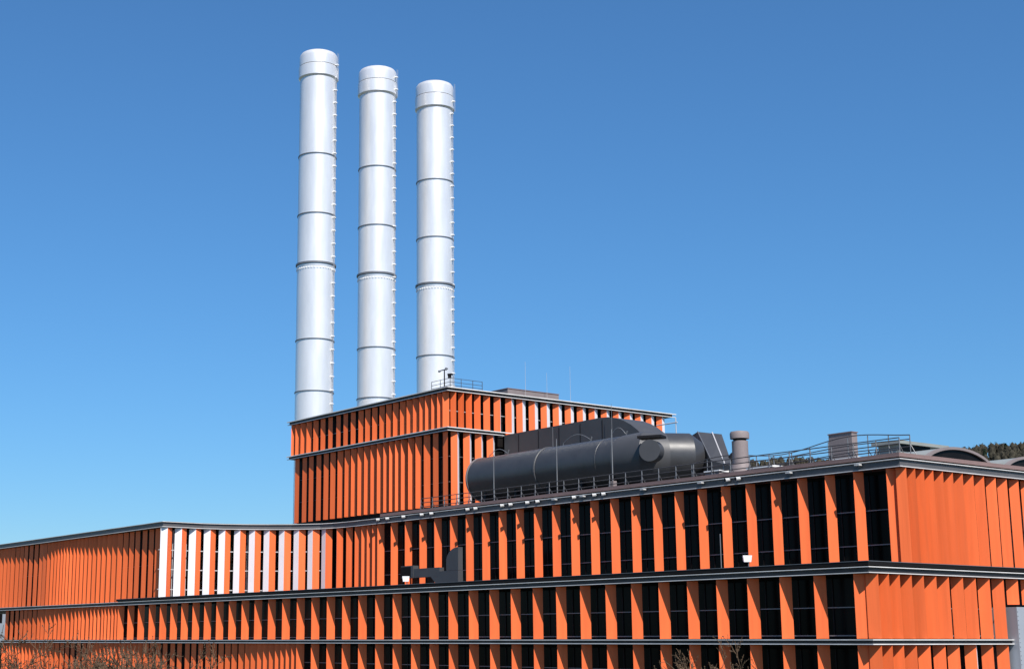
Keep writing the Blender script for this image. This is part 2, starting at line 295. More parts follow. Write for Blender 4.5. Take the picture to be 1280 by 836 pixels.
# horizontal rails that carry the fins
def rail(path, z, r, material, name='fin_rail'):
    mb = MB(); mb.sweep(path, rect(-r, r, z - r, z + r)); mb.build(name, material, bld)
mainp = [(-138, YM), (XM, YM), (XM, 122)]; lowp = [(-164, YL), (XL, YL), (XL, 100)]
for z in (9.5, 6.95): rail(offset(mainp, 0.85), z, 0.035, 'rod')
for z in (2.0,): rail(offset([(-200, YL), (XL, YL), (XL, 99)], 0.75), z, 0.03, 'rod')
rail(offset([(-164, YL), (XL, YL), (XL, 89)], 0.75), 0.30, 0.035, 'rod')
rail(offset([(-124, YL), (XL, YL), (XL, 89)], 0.75), -2.0, 0.03, 'rod')
bayp = CV[0:9]
for z in (9.95, 7.8, 5.6): rail(offset(bayp, 0.75), z, 0.05, 'rodlight')
rail(offset([(-226, 75.3), (-153.5, 75.3)], 0.8), 8.4, 0.03, 'rod')
# grey window posts in the bay
bo = offset(bayp, 1.5)
for (x, y), (x2, y2) in list(zip(bo[:-1], bo[1:]))[1:]:
    for t in (0.0, 0.5):
        px, py = x + (x2 - x) * t, y + (y2 - y) * t
        mb = MB(); mb.tube((px, py, 4.75), (px, py, 12.2), 0.1, n=6); mb.build('window_post', 'rodlight', bld)

# ------------------------------------------------------------------ tower block
XT, YT = -133.77, 101.0; XT0, YT1 = -168.4, 137.0
tow = thing('tower_block', 'tall orange finned block rising behind the long building, below the silver chimneys', 'building', (-151, 119, G))
TP = [(XT0, YT1), (XT0, YT), (XT, YT), (XT, YT1), (XT0, YT1)]
def tbox(ins, z0, z1, name, m, x0=XT0, y1=YT1):
    mb = MB(); mb.box(x0 + .45, XT - ins, YT + ins * .75, y1 - ins, z0, z1); return mb.build(name, m, tow)
tbox(1.4, G, 13.0, 'base_wall', 'black'); tbox(1.4, 13.0, 23.3, 'lower_wall', 'black'); tbox(1.4, 23.72, 27.84, 'upper_wall', 'black')
# roof plate and mid ledge (front and part of the right side only)
def plate(poly, path, z0, z1, name):
    mb = MB(); mb.prism(poly, z0 + .004, z1 - .004); s = mb.build(name, 'ledgeweb', tow)
    for za, zb in ((z0, z0 + .07), (z1 - .1, z1)):
        mb = MB(); mb.sweep(path, rect(-0.12, 0.02 if za == z0 else 0.12, za, zb)); mb.build('flange', 'steel', s)
    return s
E_ = 0.12
plate([(XT0 - .3, YT + E_), (XT - E_, YT + E_), (XT - E_, YT1), (XT0 - .3, YT1)], [(XT0 - .6, YT), (XT, YT), (XT, YT1 + .5)], 27.86, 28.32, 'roof_plate')
plate([(XT0 - .3, YT + E_), (XT - E_, YT + E_), (XT - E_, 109.0), (XT - 1.3, 109.0), (XT - 1.3, YT1 - .5), (XT0 - .3, YT1 - .5)], [(XT0 - .6, YT), (XT, YT), (XT, 110.6)], 23.3, 23.72, 'mid_ledge')
for x, y, a in TWA: fin(tow, x, y, max(a, 12), max(a, 12) + 70, 23.78, 27.83)
for x, y, a in TWAL: fin(tow, x, y, max(a, 10) if x < -136 else 1, max(a, 10) + 60, 14.93, 23.27, w1=0.9 if x > -136 else 0.84 if a < 30 else 0.76)
for x, y, b, c in TWB: fin(tow, x, y, b, c, 23.78 if y < 110 else 21.0, 27.83, w2=0.88 if c < 130 else 0.35, metal=c < 147)
for x, y, b, c in TWBL: fin(tow, x, y, b, c + 9, 14.93, 23.27, w2=0.78, metal=True)
def trail(path, z, m='rod'):
    mb = MB(); mb.sweep(path, rect(-.03, .03, z - .03, z + .03)); mb.build('fin_rail', m, tow)
tp = [(XT0 + .5, YT), (XT, YT), (XT, YT1 - 1)]
trail(offset(tp, 0.8), 25.72, 'rodlight'); trail(offset([(XT0 + .5, YT), (XT, YT), (XT, 108.5)], 0.8), 20.5); trail(offset([(XT0 + .5, YT), (XT, YT), (XT, 108.5)], 0.8), 17.6)

# ------------------------------------------------------------------ chimneys
CH = [((-175.94, 109.39), 2.68, 2.90, (80.33, 82.05), (68.38, 59.54, 52.28, 41.29, 33.94), 'silver steel chimney of the row, the one farthest from the roof weather mast', 0),
      ((-175.53, 119.59), 2.72, 2.97, (79.89, 81.75), (68.29, 59.35, 52.15, 41.19, 33.89), 'silver steel chimney standing between the two others of the row', 1),
      ((-175.27, 130.07), 2.78, 3.03, (79.80, 81.73), (68.12, 59.15, 52.02, 41.14, 33.8), 'silver steel chimney behind the roof railing and weather mast of the tower block', 2)]
for (cx, cy), r, rh, (zc0, zc1), rings, lab, k in CH:
    c = thing('chimney', lab, 'chimney', (cx, cy, G), 'three silver chimneys')
    zs = [zc0] + list(rings) + [G]
    for za, zb in zip(zs[:-1], zs[1:]):
        mb = MB(); mb.lathe((cx, cy), [(r, zb), (r, za)], 64, caps=(False, False)); smooth_shade(mb.build('shaft_section', 'chimney', c))
    for i, z in enumerate(rings):
        big = i == 2
        mb = MB(); mb.lathe((cx, cy), [(r - .02, z - (.16 if big else .07)), (r + (.20 if big else .10), z - (.12 if big else .06)), (r + (.20 if big else .10), z + (.12 if big else .06)), (r - .02, z + (.16 if big else .07))], 64, caps=(False, False))
        ro = smooth_shade(mb.build('joint_ring', 'ring', c))
        if big:
            mb = MB()
            for q in range(40):
                a = 2 * math.pi * q / 40; d = Vector((math.cos(a), math.sin(a), 0)); p = Vector((cx, cy, z - .72)) + d * (r - .02)
                mb.tube(p, p + d * .12, .11, n=6)
            mb.build('bolt_row', 'white', ro)['kind'] = 'stuff'
            mb = MB(); mb.lathe((cx, cy), [(r, z - .45), (r + .05, z - .45), (r + .05, z - .2), (r, z - .2)], 64, caps=(False, False)); smooth_shade(mb.build('band', 'chimney', ro))
    mb = MB(); mb.lathe((cx, cy), [(r + .005, zc0 - .25), (rh, zc0), (rh, zc1 - .08), (rh - .08, zc1)], 64, caps=(False, False)); smooth_shade(mb.build('collar', 'chimney', c))
    mb = MB(); mb.lathe((cx, cy), [(rh - .14, zc1 - .02), (rh - .14, zc1 + .10)], 64, caps=(False, False)); mb.build('collar_groove', 'ring', c)
    ct = zc1 + .10
    mb = MB(); mb.lathe((cx, cy), [(rh - .10, ct), (rh - .10, ct + 1.35), (rh - .17, ct + 1.7), (rh - .36, ct + 1.98), (rh - .62, ct + 2.12), (rh - .95, ct + 2.18), (rh - 1.0, ct + 1.9)], 64); smooth_shade(mb.build('cap', 'chimney', c), 50)
    # ladder up the side
    la = math.atan2(.811, .585) - .42; d = Vector((math.cos(la), math.sin(la), 0)); t = Vector((-d.y, d.x, 0))
    base = Vector((cx, cy, 0)) + d * (r + .2)
    mb = MB()
    for s_ in (-1, 1): mb.tube(base + t * .16 * s_ + Vector((0, 0, 14)), base + t * .16 * s_ + Vector((0, 0, zc0 + .3)), .022, n=5)
    for s_ in (-1, 1): mb.tube(Vector((cx, cy, zc0 - .6)) + d * (rh + .3) + t * .16 * s_, Vector((cx, cy, zc1 + 1.9)) + d * (rh + .3) + t * .16 * s_, .022, n=5)
    z = 14.2
    while z < zc0: mb.tube(base - t * .16 + Vector((0, 0, z)), base + t * .16 + Vector((0, 0, z)), .018, n=4); z += .45
    lo = mb.build('ladder', 'tank', c)
    z = 15.0 + .3 * k
    while z < zc1 + 1:
        rr = r if z < zc0 else rh
        p = Vector((cx, cy, z)) + d * (rr - .05); mb = MB()
        q = p + d * .38; mb.add([p - t * .2 - Vector((0, 0, .075)), q - t * .2 - Vector((0, 0, .075)), q + t * .2 - Vector((0, 0, .075)), p + t * .2 - Vector((0, 0, .075)), p - t * .2 + Vector((0, 0, .075)), q - t * .2 + Vector((0, 0, .075)), q + t * .2 + Vector((0, 0, .075)), p + t * .2 + Vector((0, 0, .075))],
               [(0, 3, 2, 1), (4, 5, 6, 7), (0, 1, 5, 4), (1, 2, 6, 5), (2, 3, 7, 6), (3, 0, 4, 7)])
        mb.build('bracket', 'white', lo); z += 1.92

# ------------------------------------------------------------------ roof plant: great pipe, housing, chute
RZ = 13.16
PY, PZ, PR = 99.4, 16.85, 2.33
pipe = thing('exhaust_pipe', 'great charcoal horizontal pipe lying along the roof edge, with a round hatch', 'pipe', (-112, PY, RZ))
def xtube(prof, n=48):                                  # lathe about the X axis
    v = []; f = []
    for x, r in prof:
        for i in range(n):
            a = 2 * math.pi * i / n; v.append((x, PY + r * math.cos(a), PZ + r * math.sin(a)))
    for k in range(len(prof) - 1):
        for i in range(n):
            j = (i + 1) % n; f.append((k * n + i, (k + 1) * n + i, (k + 1) * n + j, k * n + j))
    return v, f
v, f = xtube([(-122.6, PR - .25), (-125.3, PR - .06), (-125.4, PR), (-114.3, PR)]); n_ = 48
f.append(tuple(range(48))); smooth_shade(mesh_obj('pipe_section', v, f, 'pipe', pipe))
v, f = xtube([(-114.3, PR), (-103.2, PR)]); smooth_shade(mesh_obj('pipe_section', v, f, 'pipe', pipe))
v, f = xtube([(-114.45, PR + .01), (-114.4, PR + .09), (-114.2, PR + .09), (-114.15, PR + .01)]); mesh_obj('joint_ring', v, f, 'housing', pipe)
v, f = xtube([(-125.42, PR - .03), (-125.42, PR + .07), (-125.2, PR + .07), (-125.2, PR)]); mesh_obj('end_rim', v, f, 'graybrown', pipe)
v, f = xtube([(-105.4, PR + .0), (-105.38, PR + .03), (-105.3, PR + .03), (-105.28, PR + .0)]); mesh_obj('joint_ring', v, f, 'pipe', pipe)
# elbow box with hatch, then the turned section
def octo(c, r, hx, d):                                   # polygonal elbow, axis d
    d = Vector(d).normalized(); u = Vector((0, 0, 1)); w = d.cross(u)
    v = []; f = []; n = 16
    for s_ in (-1, 1):
        for i in range(n):
            a = 2 * math.pi * (i + .5) / n; v.append(Vector(c) + d * hx * s_ + (w * math.cos(a) + u * math.sin(a)) * r)
    f = [(i, (i + 1) % n, n + (i + 1) % n, n + i) for i in range(n)] + [tuple(range(n))[::-1], tuple(range(n, 2 * n))]
    return v, f
def xsec(x, y, ang, r, n=48):                            # mitre section ring of the pipe: vertical plane through (x, y), turned by ang
    d = Vector((math.cos(ang), math.sin(ang), 0)); return [Vector((x, y, PZ)) + d * (r * math.cos(2 * math.pi * i / n)) + Vector((0, 0, r * math.sin(2 * math.pi * i / n))) for i in range(n)]
def loft(rings):
    v = []; f = []; n = len(rings[0])
    for q in rings: v += q
    for k in range(len(rings) - 1):
        for i in range(n):
            j = (i + 1) % n; f.append((k * n + i, (k + 1) * n + i, (k + 1) * n + j, k * n + j))
    return v, f
A54 = R(60)
axx, axy = -100.7, PY
d2 = Vector((math.cos(A54), math.sin(A54)))
v, f = loft([xsec(-103.2, PY, R(90), PR + .03), xsec(axx, axy, R(90) + A54 / 2, PR * 1.06)]); smooth_shade(mesh_obj('elbow', v, f, 'housing', pipe))
e1 = (axx + d2.x * 1.7, axy + d2.y * 1.7); e2 = (axx + d2.x * 4.1, axy + d2.y * 4.1); e3 = (axx + d2.x * 5.2, axy + d2.y * 5.2)
v, f = loft([xsec(axx, axy, R(90) + A54 / 2, PR * 1.06), xsec(e1[0], e1[1], R(90) + A54, PR)]); smooth_shade(mesh_obj('elbow', v, f, 'housing', pipe))
v, f = loft([xsec(e1[0], e1[1], R(90) + A54, PR), xsec(e2[0], e2[1], R(90) + A54, PR)]); smooth_shade(mesh_obj('pipe_section', v, f, 'pipe', pipe))
v, f = loft([xsec(e2[0], e2[1], R(90) + A54, PR), xsec(e3[0], e3[1], R(90) + A54, PR - .75)]); smooth_shade(mesh_obj('taper_section', v, f, 'pipe', pipe))
hd = Vector((0.45, -0.89, 0)).normalized(); hp = Vector((-98.7, PY - .3, 17.0))
mb = MB(); mb.tube(hp + hd * 1.5, hp + hd * 2.75, 1.0, n=40); h_ = smooth_shade(mb.build('round_hatch', 'housing', pipe))
hs = Vector((hd.y, -hd.x, 0))
mb = MB(); q = hp + hd * 2.0 + Vector((0, 0, 1.28))
mb.add([q + hs * sx * 1.15 + hd * sy * .75 + Vector((0, 0, sz * .12)) for sz in (-1, 1) for sx, sy in ((-1, -1), (1, -1), (1, 1), (-1, 1))], [(0, 3, 2, 1), (4, 5, 6, 7), (0, 1, 5, 4), (1, 2, 6, 5), (2, 3, 7, 6), (3, 0, 4, 7)])
mb.build('hatch_hood', 'mullion', pipe)
for x in (-123, -118, -113, -108, -103.5):
    mb = MB(); mb.box(x - .15, x + .15, PY - 1.7, PY + 1.7, RZ, PZ - PR * .72); mb.box(x - .4, x + .4, PY - 1.9, PY + 1.9, RZ, RZ + .15); mb.build('saddle', 'mullion', pipe)
for (xa, xb, hgt) in ((-112.6, -108.6, 1.1), (-124.5, -121.5, .9), (-105.6, -103.6, 1.1)):  # hoop rails on the pipe's crown
    mb = MB(); pr = None
    for k in range(11):
        t = k / 10; p = Vector((xa + (xb - xa) * t, PY + .2, PZ + PR - .05 + hgt * math.sin(math.pi * (0.12 + 0.76 * t)) - .1))
        if pr: mb.tube(pr, p, .035, n=5, caps=False)
        pr = p
    mb.tube((xa, PY + .2, PZ + PR - .1), (xa + .02, PY + .2, PZ + PR + .35), .035, n=5); mb.tube((xb, PY + .2, PZ + PR - .1), (xb + .25, PY + .2, PZ + PR + .5), .06, n=5)
    mb.build('hoop_rail', 'railing', pipe)

hou = thing('duct_housing', 'tall charcoal housing with a rounded end beside the tower block', 'duct', (-122, 112, RZ))
prof = [(-133.6, RZ), (-133.6, 23.35), (-117.2, 23.45)]
for k in range(1, 13):
    a = math.pi / 2 * k / 12; prof.append((-117.2 + 9.1 * math.sin(a), 13.9 + 9.55 * math.cos(a)))
prof.append((-108.1, RZ))
n = len(prof); v = [(x, 109.1, z) for x, z in prof] + [(x, 113.0, z) for x, z in prof]
f = [tuple(range(n))[::-1], tuple(range(n, 2 * n))] + [(i, (i + 1) % n, n + (i + 1) % n, n + i) for i in range(n)]
f = [q[::-1] for q in f]
smooth_shade(mesh_obj('shell', v, f, 'housing', hou), 25)
mb = MB()
for x in (-131, -127.5, -124, -120.5, -117): mb.box(x - .03, x + .03, 109.06, 109.1, 14, 23.2)
mb.build('seam', 'mullion', hou)
mb = MB(); mb.tube((-108.9, 110.8, 19.3), (-109.9, 110.8, 20.6), .07, n=5); mb.tube((-108.9, 112.3, 19.3), (-109.9, 112.3, 20.6), .07, n=5); mb.build('grab_rail', 'rodlight', hou)
mb = MB(); mb.tube((-110.8, 111.0, 22.0), (-107.8, 111.0, 22.0), .06, n=6); mb.tube((-108.0, 111.0, 17.6), (-108.0, 111.0, 22.5), .05, n=6); mb.build('top_rail', 'rodlight', hou)

chu = thing('discharge_chute', 'angular grey sloping chute at the end of the great pipe', 'duct', (-92, 104, RZ))
P8 = [(-100.28, 106, 19.77), (-97.2, 106, 19.2), (-92.35, 102, 15.39), (-94.94, 102, 16.22), (-95.1, 102, RZ), (-92.2, 102, RZ), (-99.2, 107.6, 19.3), (-102.6, 107.6, 19.8), (-98.6, 107.6, RZ), (-102.6, 107.6, RZ)]
mesh_obj('hood', P8, [(3, 2, 1, 0), (4, 5, 2, 3), (2, 5, 8, 6, 1), (7, 9, 4, 3, 0), (1, 6, 7, 0), (8, 9, 7, 6)], 'housing', chu)
mb = MB(); mb.tube((-98.4, 106.0, 19.5), (-93.3, 101.98, 15.75), .06, n=6); mb.build('edge_strip', 'rodlight', chu)
mb = MB(); mb.tube((-100.26, 105.98, 19.8), (-94.94, 101.98, 16.24), .05, n=6); mb.build('edge_strip', 'ring', chu)
mb = MB(); mb.tube((-93.6, 103.9, 16.1), (-93.2, 103.8, 16.1), .95, n=24); mb.build('end_flange', 'mullion', chu)

ven = thing('vent_stack', 'grey brown round vent stack with a flat cap on the roof', 'vent', (-86.2, 96.2, RZ))
vc = (-86.2, 96.2)
mb = MB(); mb.lathe(vc, [(1.15, RZ), (1.15, RZ + .3), (.72, RZ + 1.5)], 32); smooth_shade(mb.build('base_cone', 'graybrown', ven))
mb = MB(); mb.lathe(vc, [(.68, RZ + 1.4), (.68, 16.6)], 32); smooth_shade(mb.build('pipe', 'graybrown', ven))
mb = MB(); mb.lathe(vc, [(.55, 16.6), (.55, 16.82)], 24); mb.build('throat', 'mullion', ven)
mb = MB(); mb.lathe(vc, [(.80, 16.8), (.82, 17.25), (.74, 17.4), (.3, 17.48)], 32); smooth_shade(mb.build('cap', 'graybrown', ven))

bx = thing('roof_box', 'grey brown sheet metal roof box beside the curved railing', 'roof box', (-78.6, 101, RZ))
mb = MB(); mb.box(-79.9, -77.55, 100.0, 100.7, RZ, 16.72); mb.build('body', 'graybrown', bx)
mb = MB(); mb.box(-79.96, -77.49, 99.94, 100.76, 16.72, 16.8); mb.build('lid', 'brown', bx)
bx = thing('roof_box', 'low brown rooftop box on top of the tower block', 'roof box', (-139, 116, 28.32))
mb = MB(); mb.box(-142.5, -136.9, 112.4, 120.5, 28.32, 29.62); mb.build('body', 'graybrown', bx)
mb = MB(); mb.box(-142.56, -136.84, 112.34, 120.56, 29.62, 29.7); mb.build('lid', 'brown', bx)

# skylights and hatches on the roof
for i, (x, y, sx, sy, lab) in enumerate(((-83.5, 96.4, 2.6, 2.0, 'low white framed roof hatch just right of the vent stack'), (-88.0, 95.2, 1.6, 1.2, 'small white framed hatch in front of the vent stack'), (-75.6, 97.6, 2.4, 2.2, 'low white framed roof hatch in front of the grey brown box'))):
    t = thing('roof_hatch', lab, 'hatch', (x, y, RZ))
    mb = MB(); mb.box(x - sx / 2, x + sx / 2, y - sy / 2, y + sy / 2, RZ, RZ + .85); mb.build('curb', 'graybrown', t)
    mb = MB(); mb.box(x - sx / 2 - .08, x + sx / 2 + .08, y - sy / 2 - .08, y + sy / 2 + .08, RZ + .85, RZ + 1.0); mb.build('frame', 'white', t)
mon = thing('roof_monitor', 'green grey raised roof monitor with a dark window band', 'roof light', (-86.3, 120, RZ))
mb = MB(); mb.box(-87.6, -85, 116.3, 123.2, RZ, 17.2); mb.build('body', 'skyframe', mon)
mb = MB(); mb.box(-84.99, -84.94, 116.5, 121.0, 17.15, 17.8); mb.build('window_band', 'pane', mon)
mb = MB(); mb.box(-87.8, -84.7, 116.0, 123.6, 17.8, 18.1); mb.box(-87.4, -85, 116.5, 123.0, 17.2, 17.8); mb.build('lid', 'skyframe', mon)
mon2 = thing('roof_monitor', 'long low dark grey roof monitor behind the vent stack', 'roof light', (-95, 122, RZ))
mb = MB(); mb.add([(-104, 112, RZ), (-86.5, 110, RZ), (-86.5, 121, RZ), (-104, 123, RZ), (-104, 112, 16.6), (-86.5, 110, 16.0), (-86.5, 121, 17.0), (-104, 123, 17.5)], [(0, 3, 2, 1), (4, 5, 6, 7), (0, 1, 5, 4), (1, 2, 6, 5), (2, 3, 7, 6), (3, 0, 4, 7)])
mb.build('body', 'fascia', mon2)
def vault(y0, y1, lab):
    t = thing('barrel_rooflight', lab, 'roof light', (-78, (y0 + y1) / 2, RZ), 'barrel roof lights')
    yc = (y0 + y1) / 2; hw = (y1 - y0) / 2; rise = 2.35
    def arc(h, w, x): return [(x, yc - w * math.cos(math.pi * k / 24), RZ + h * math.sin(math.pi * k / 24)) for k in range(25)]
    a = arc(rise, hw, -72.6); b = arc(rise - .22, hw - .3, -72.6); a2 = arc(rise, hw, -72.9); b2 = arc(rise - .22, hw - .3, -72.9)
    v = a + b + a2 + b2; f = []
    for k in range(24):
        f += [(k, k + 1, 25 + k + 1, 25 + k), (50 + k, 75 + k, 75 + k + 1, 50 + k + 1), (k, 50 + k, 51 + k, k + 1), (25 + k, 26 + k, 76 + k, 75 + k)]
    smooth_shade(mesh_obj('arch_frame', v, f, 'graybrown', t))
    a = arc(rise - .04, hw - .05, -72.9); b = arc(rise - .04, hw - .05, -90)
    smooth_shade(mesh_obj('vault', a + b, [(k, 25 + k, 26 + k, k + 1) for k in range(24)], 'skyframe', t))
    g_ = arc(rise - .2, hw - .28, -72.8); mesh_obj('end_pane', g_, [tuple(range(25))], 'pane', t)
vault(102.0, 112.6, 'barrel roof light with brown arch rim next to the green grey monitor')
vault(112.9, 123.5, 'barrel roof light with brown arch rim further from the green grey monitor')

# ------------------------------------------------------------------ railings, rods, lamps
rl = thing('roof_railing', 'grey steel railing with braced posts along the long roof edge', 'railing', (-98, 93.4, 13.5))
RYY = 93.4
xs = [-128.5 + 2.08 * k for k in range(30)]
for x in xs:
    mb = MB(); mb.tube((x, RYY, RZ), (x, RYY, 14.72), .045, n=6); mb.tube((x, RYY + .04, 14.15), (x, RYY + .75, RZ + .02), .035, n=5)
    mb.tube((x - .02, RYY, 14.1), (x - .45, RYY + .1, RZ + .02), .03, n=5); mb.build('post', 'railing', rl)
for z in (14.74, 14.3, 13.86):
    mb = MB(); mb.tube((xs[0], RYY, z), (xs[-1], RYY, z), .04, n=6); mb.build('rail', 'darkrail', rl)
rl = thing('roof_railing', 'dark curved railing around the roof corner near the grey brown box', 'railing', (-76, 96.6, 13.5))
def curve_pts(n, fn): return [fn(k / (n - 1)) for k in range(n)]
for z, nm in ((15.35, 'rail'), (14.85, 'rail'), (14.3, 'rail')):
    pts = curve_pts(25, lambda t: Vector((-93 + 24.6 * t, 97.4 - 2.4 * t, z + .32 * math.sin(t * math.pi * 3.3) * (1 if z > 15 else .3))))
    mb = MB()
    for a, b in zip(pts[:-1], pts[1:]): mb.tube(a, b, .04, n=5, caps=False)
    mb.build(nm, 'darkrail', rl)
for k in range(13):
    t = k / 12; x, y = -93 + 24.6 * t, 97.4 - 2.4 * t
    mb = MB(); mb.tube((x, y, RZ), (x, y, 15.3 + .3 * math.sin(t * math.pi * 3.3)), .04, n=6); mb.tube((x, y, 14.4), (x + .6, y + .2, RZ), .03, n=5); mb.build('post', 'railing', rl)
tr = thing('tower_railing', 'thin railing around the corner of the tower block roof', 'railing', (-135.3, 102.3, 28.32))
pts = [(-138.6, 102.3), (-136.9, 102.3), (-135.0, 102.3), (-135.0, 103.9), (-135.0, 105.6), (-135.0, 107.0)]
for x, y in pts:
    mb = MB(); mb.tube((x, y, 28.32), (x, y, 29.62), .035, n=6); mb.build('post', 'darkrail', tr)
for z in (29.6, 29.15, 28.75):
    mb = MB()
    for a, b in zip(pts[:-1], pts[1:]): mb.tube((*a, z), (*b, z), .03, n=5)
    mb.build('rail', 'darkrail', tr)
ms = thing('weather_mast', 'small weather mast with camera at the tower roof corner', 'mast', (-135.7, 102.0, 28.32))
mb = MB(); mb.tube((-135.7, 102.0, 28.32), (-135.7, 102.0, 30.6), .07, n=8); mb.build('pole', 'mullion', ms)
mb = MB(); mb.tube((-136.4, 101.8, 30.55), (-135.3, 102.2, 30.72), .07, n=6); mb.tube((-136.4, 101.8, 30.4), (-136.4, 101.8, 30.62), .14, n=8); mb.tube((-135.5, 102.1, 30.55), (-135.5, 102.1, 30.85), .12, n=8); mb.build('sensor_arm', 'ring', ms)
mb = MB(); mb.tube((-135.1, 102.3, 29.62), (-135.1, 102.3, 29.95), .2, n=10); mb.tube((-135.2, 102.1, 30.0), (-134.7, 102.4, 30.0), .12, n=8); mb.build('camera_housing', 'mullion', ms)
for x, y, z0, z1, r, lab in ((-116.85, 94.0, RZ, 18.3, .06, 'lightning rod in front of the open end of the great pipe'), (-107.25, 94.0, RZ, 18.9, .06, 'lightning rod in front of the pipe, right of its joint ring'), (-99.6, 94.0, RZ, 18.95, .07, 'lightning rod with a grey junction box at its foot'),
                             (-124.5, 108.6, RZ, 23.2, .04, 'lightning rod against the charcoal housing near the tower block'), (-115.0, 108.6, RZ, 24.6, .035, 'lightning rod against the rounded end of the charcoal housing'),
                             (-136.2, 114.6, 28.32, 33.0, .02, 'thin white rod at the near end of the tower roof box'), (-136.2, 118.0, 28.32, 32.0, .02, 'thin white rod halfway along the tower roof box'), (-136.2, 121.8, 28.32, 33.2, .02, 'thin white rod beyond the far end of the tower roof box')):
    t = thing('lightning_rod', lab, 'rod', (x, y, z0))
    mb = MB(); mb.tube((x, y, z0), (x, y, z1), r, r * .6, n=6); mb.build('rod', 'rodlight' if r < .03 else 'railing', t)
    mb = MB(); mb.box(x - .15, x + .15, y - .15, y + .15, z0, z0 + .12); mb.build('foot', 'ring', t)
    if 'junction' in lab: mb = MB(); mb.box(x - .3, x + .3, y - .22, y + .2, z0 + .45, z0 + 1.05); mb.build('junction_box', 'graybrown', t)
LX = [(-134.7, 0), (-132.9, 0), (-129.9, 0), (-126.6, 0), (-124.9, 0), (-118.8, 0), (-117.5, 0), (-113.3, 0), (-112.0, 0), (-109.5, 0), (-108.0, 0), (-105.5, 1), (-102.85, 0), (-101.6, 1), (-100.1, 0), (-98.9, 0), (-93.8, 1), (-87.0, 1), (-84.05, 0), (-82.9, 0), (-77.6, 1), (-71.0, 1)]
for x, small in LX:
    t = thing('fascia_spotlight', 'small flat white lamp clipped to the dark roof fascia' if small else 'short round white spotlight sticking out of the dark roof fascia', 'lamp', (x, YM, 12.85), 'flat lamps along the roof fascia' if small else 'round spotlights along the roof fascia')
    mb = MB()
    if small: mb.box(x - .22, x + .22, YM - .30, YM + .1, 12.82, 12.93); mb.build('body', 'lampgrey', t)
    else:
        mb.tube((x + .08, YM + .1, 12.9), (x - .03, YM - .36, 12.84), .12, .17, n=12); mb.build('body', 'lampgrey', t)
        mb = MB(); mb.tube((x - .03, YM - .362, 12.84), (x - .032, YM - .37, 12.839), .15, n=12); mb.build('lens', 'mullion', t)
    mb = MB(); mb.box(x - .06, x + .06, YM - .02, YM + .2, 12.72, 13.0); mb.build('clip', 'ring', t)

# ------------------------------------------------------------------ terrace: duct and floodlights
td = thing('terrace_duct', 'black elbowed ventilation duct standing on the terrace before the fins', 'duct', (-118, 88, 4.4))
DY0, DY1 = 87.7, 88.25
mb = MB(); mb.box(-124.0, -121.9, DY0 - .06, DY1 + .06, 6.12, 7.32); mb.build('mouth_box', 'housing', td)
mb = MB(); mb.box(-124.06, -122.3, DY0 - .07, DY0 - .06, 6.2, 7.22); mb.build('mouth', 'black', td)
mb = MB(); mb.box(-121.9, -117.6, DY0, DY1, 6.12, 6.98); mb.build('horizontal_duct', 'housing', td)
prof = [(-119.0, 6.10), (-117.6, 6.10 - 1.0), (-117.2, 4.5), (-114.9, 4.5), (-114.55, 4.8), (-114.55, 7.0), (-117.6, 7.0), (-117.6, 6.5)]
def yprism(prof, y0, y1, name, m, par):
    n = len(prof); v = [(x, y0, z) for x, z in prof] + [(x, y1, z) for x, z in prof]
    a = sum(prof[i][0] * prof[(i + 1) % n][1] - prof[(i + 1) % n][0] * prof[i][1] for i in range(n))
    f = [tuple(range(n)), tuple(range(n, 2 * n))[::-1]] + [(i, n + i, n + (i + 1) % n, (i + 1) % n) for i in range(n)]
    if a < 0: f = [q[::-1] for q in f]
    return mesh_obj(name, v, f, m, par)
yprism([(-119.0, 6.11), (-117.9, 5.2), (-117.7, 4.45), (-115.0, 4.45), (-114.6, 4.9), (-114.6, 6.6), (-117.58, 6.6), (-117.58, 6.11)], DY0 - .02, DY1 + .02, 'elbow', 'housing', td)
yprism([(-116.5, 6.62), (-114.6, 6.62), (-114.6, 8.8)] + [(-114.6 - 1.9 * math.sin(R(k * 9)), 7.5 + 1.3 * math.cos(R(k * 9))) for k in range(0, 11)], DY0, DY1, 'riser', 'housing', td)
for x in (-122.8, -120.2): mb = MB(); mb.tube((x, 88, 4.4), (x, 88, 6.1), .08, n=6); mb.build('leg', 'mullion', td)
for i, (x, y, h, lab) in enumerate(((-81.3, 91.0, 6.1, 'white box floodlight on the terrace between two fins, apart from the black duct'), (-122.1, 86.9, 5.75, 'white box floodlight below the mouth of the black terrace duct'))):
    t = thing('floodlight', lab, 'floodlight', (x, y, 4.4))
    mb = MB(); mb.tube((x + .05, y + .1, 4.4), (x + .05, y + .1, h), .05, n=6); mb.build('stand', 'railing', t)
    ca, sa = math.cos(R(55)), math.sin(R(55)); q = []
    for lx, ly, z in ((-.28, -.12, h - .02), (.28, -.12, h - .02), (.28, .16, h), (-.28, .16, h), (-.36, -.16, h + .5), (.36, -.16, h + .5), (.36, .16, h + .46), (-.36, .16, h + .46)):
        q.append((x + lx * ca - ly * sa, y + lx * sa + ly * ca, z))
    mb = MB(); mb.add(q, [(0, 3, 2, 1), (4, 5, 6, 7), (0, 1, 5, 4), (1, 2, 6, 5), (2, 3, 7, 6), (3, 0, 4, 7)]); mb.build('lamp_body', 'white', t)
t = thing('terrace_pole', 'thin grey pole standing on the terrace beside the white floodlight', 'pole', (-83.6, 90.5, 4.4))
mb = MB(); mb.tube((-83.6, 90.5, 4.4), (-83.6, 90.5, 8.4), .04, n=6); mb.build('rod', 'railing', t); mb = MB(); mb.box(-83.75, -83.45, 90.35, 90.65, 4.39, 4.5); mb.build('foot', 'ring', t)

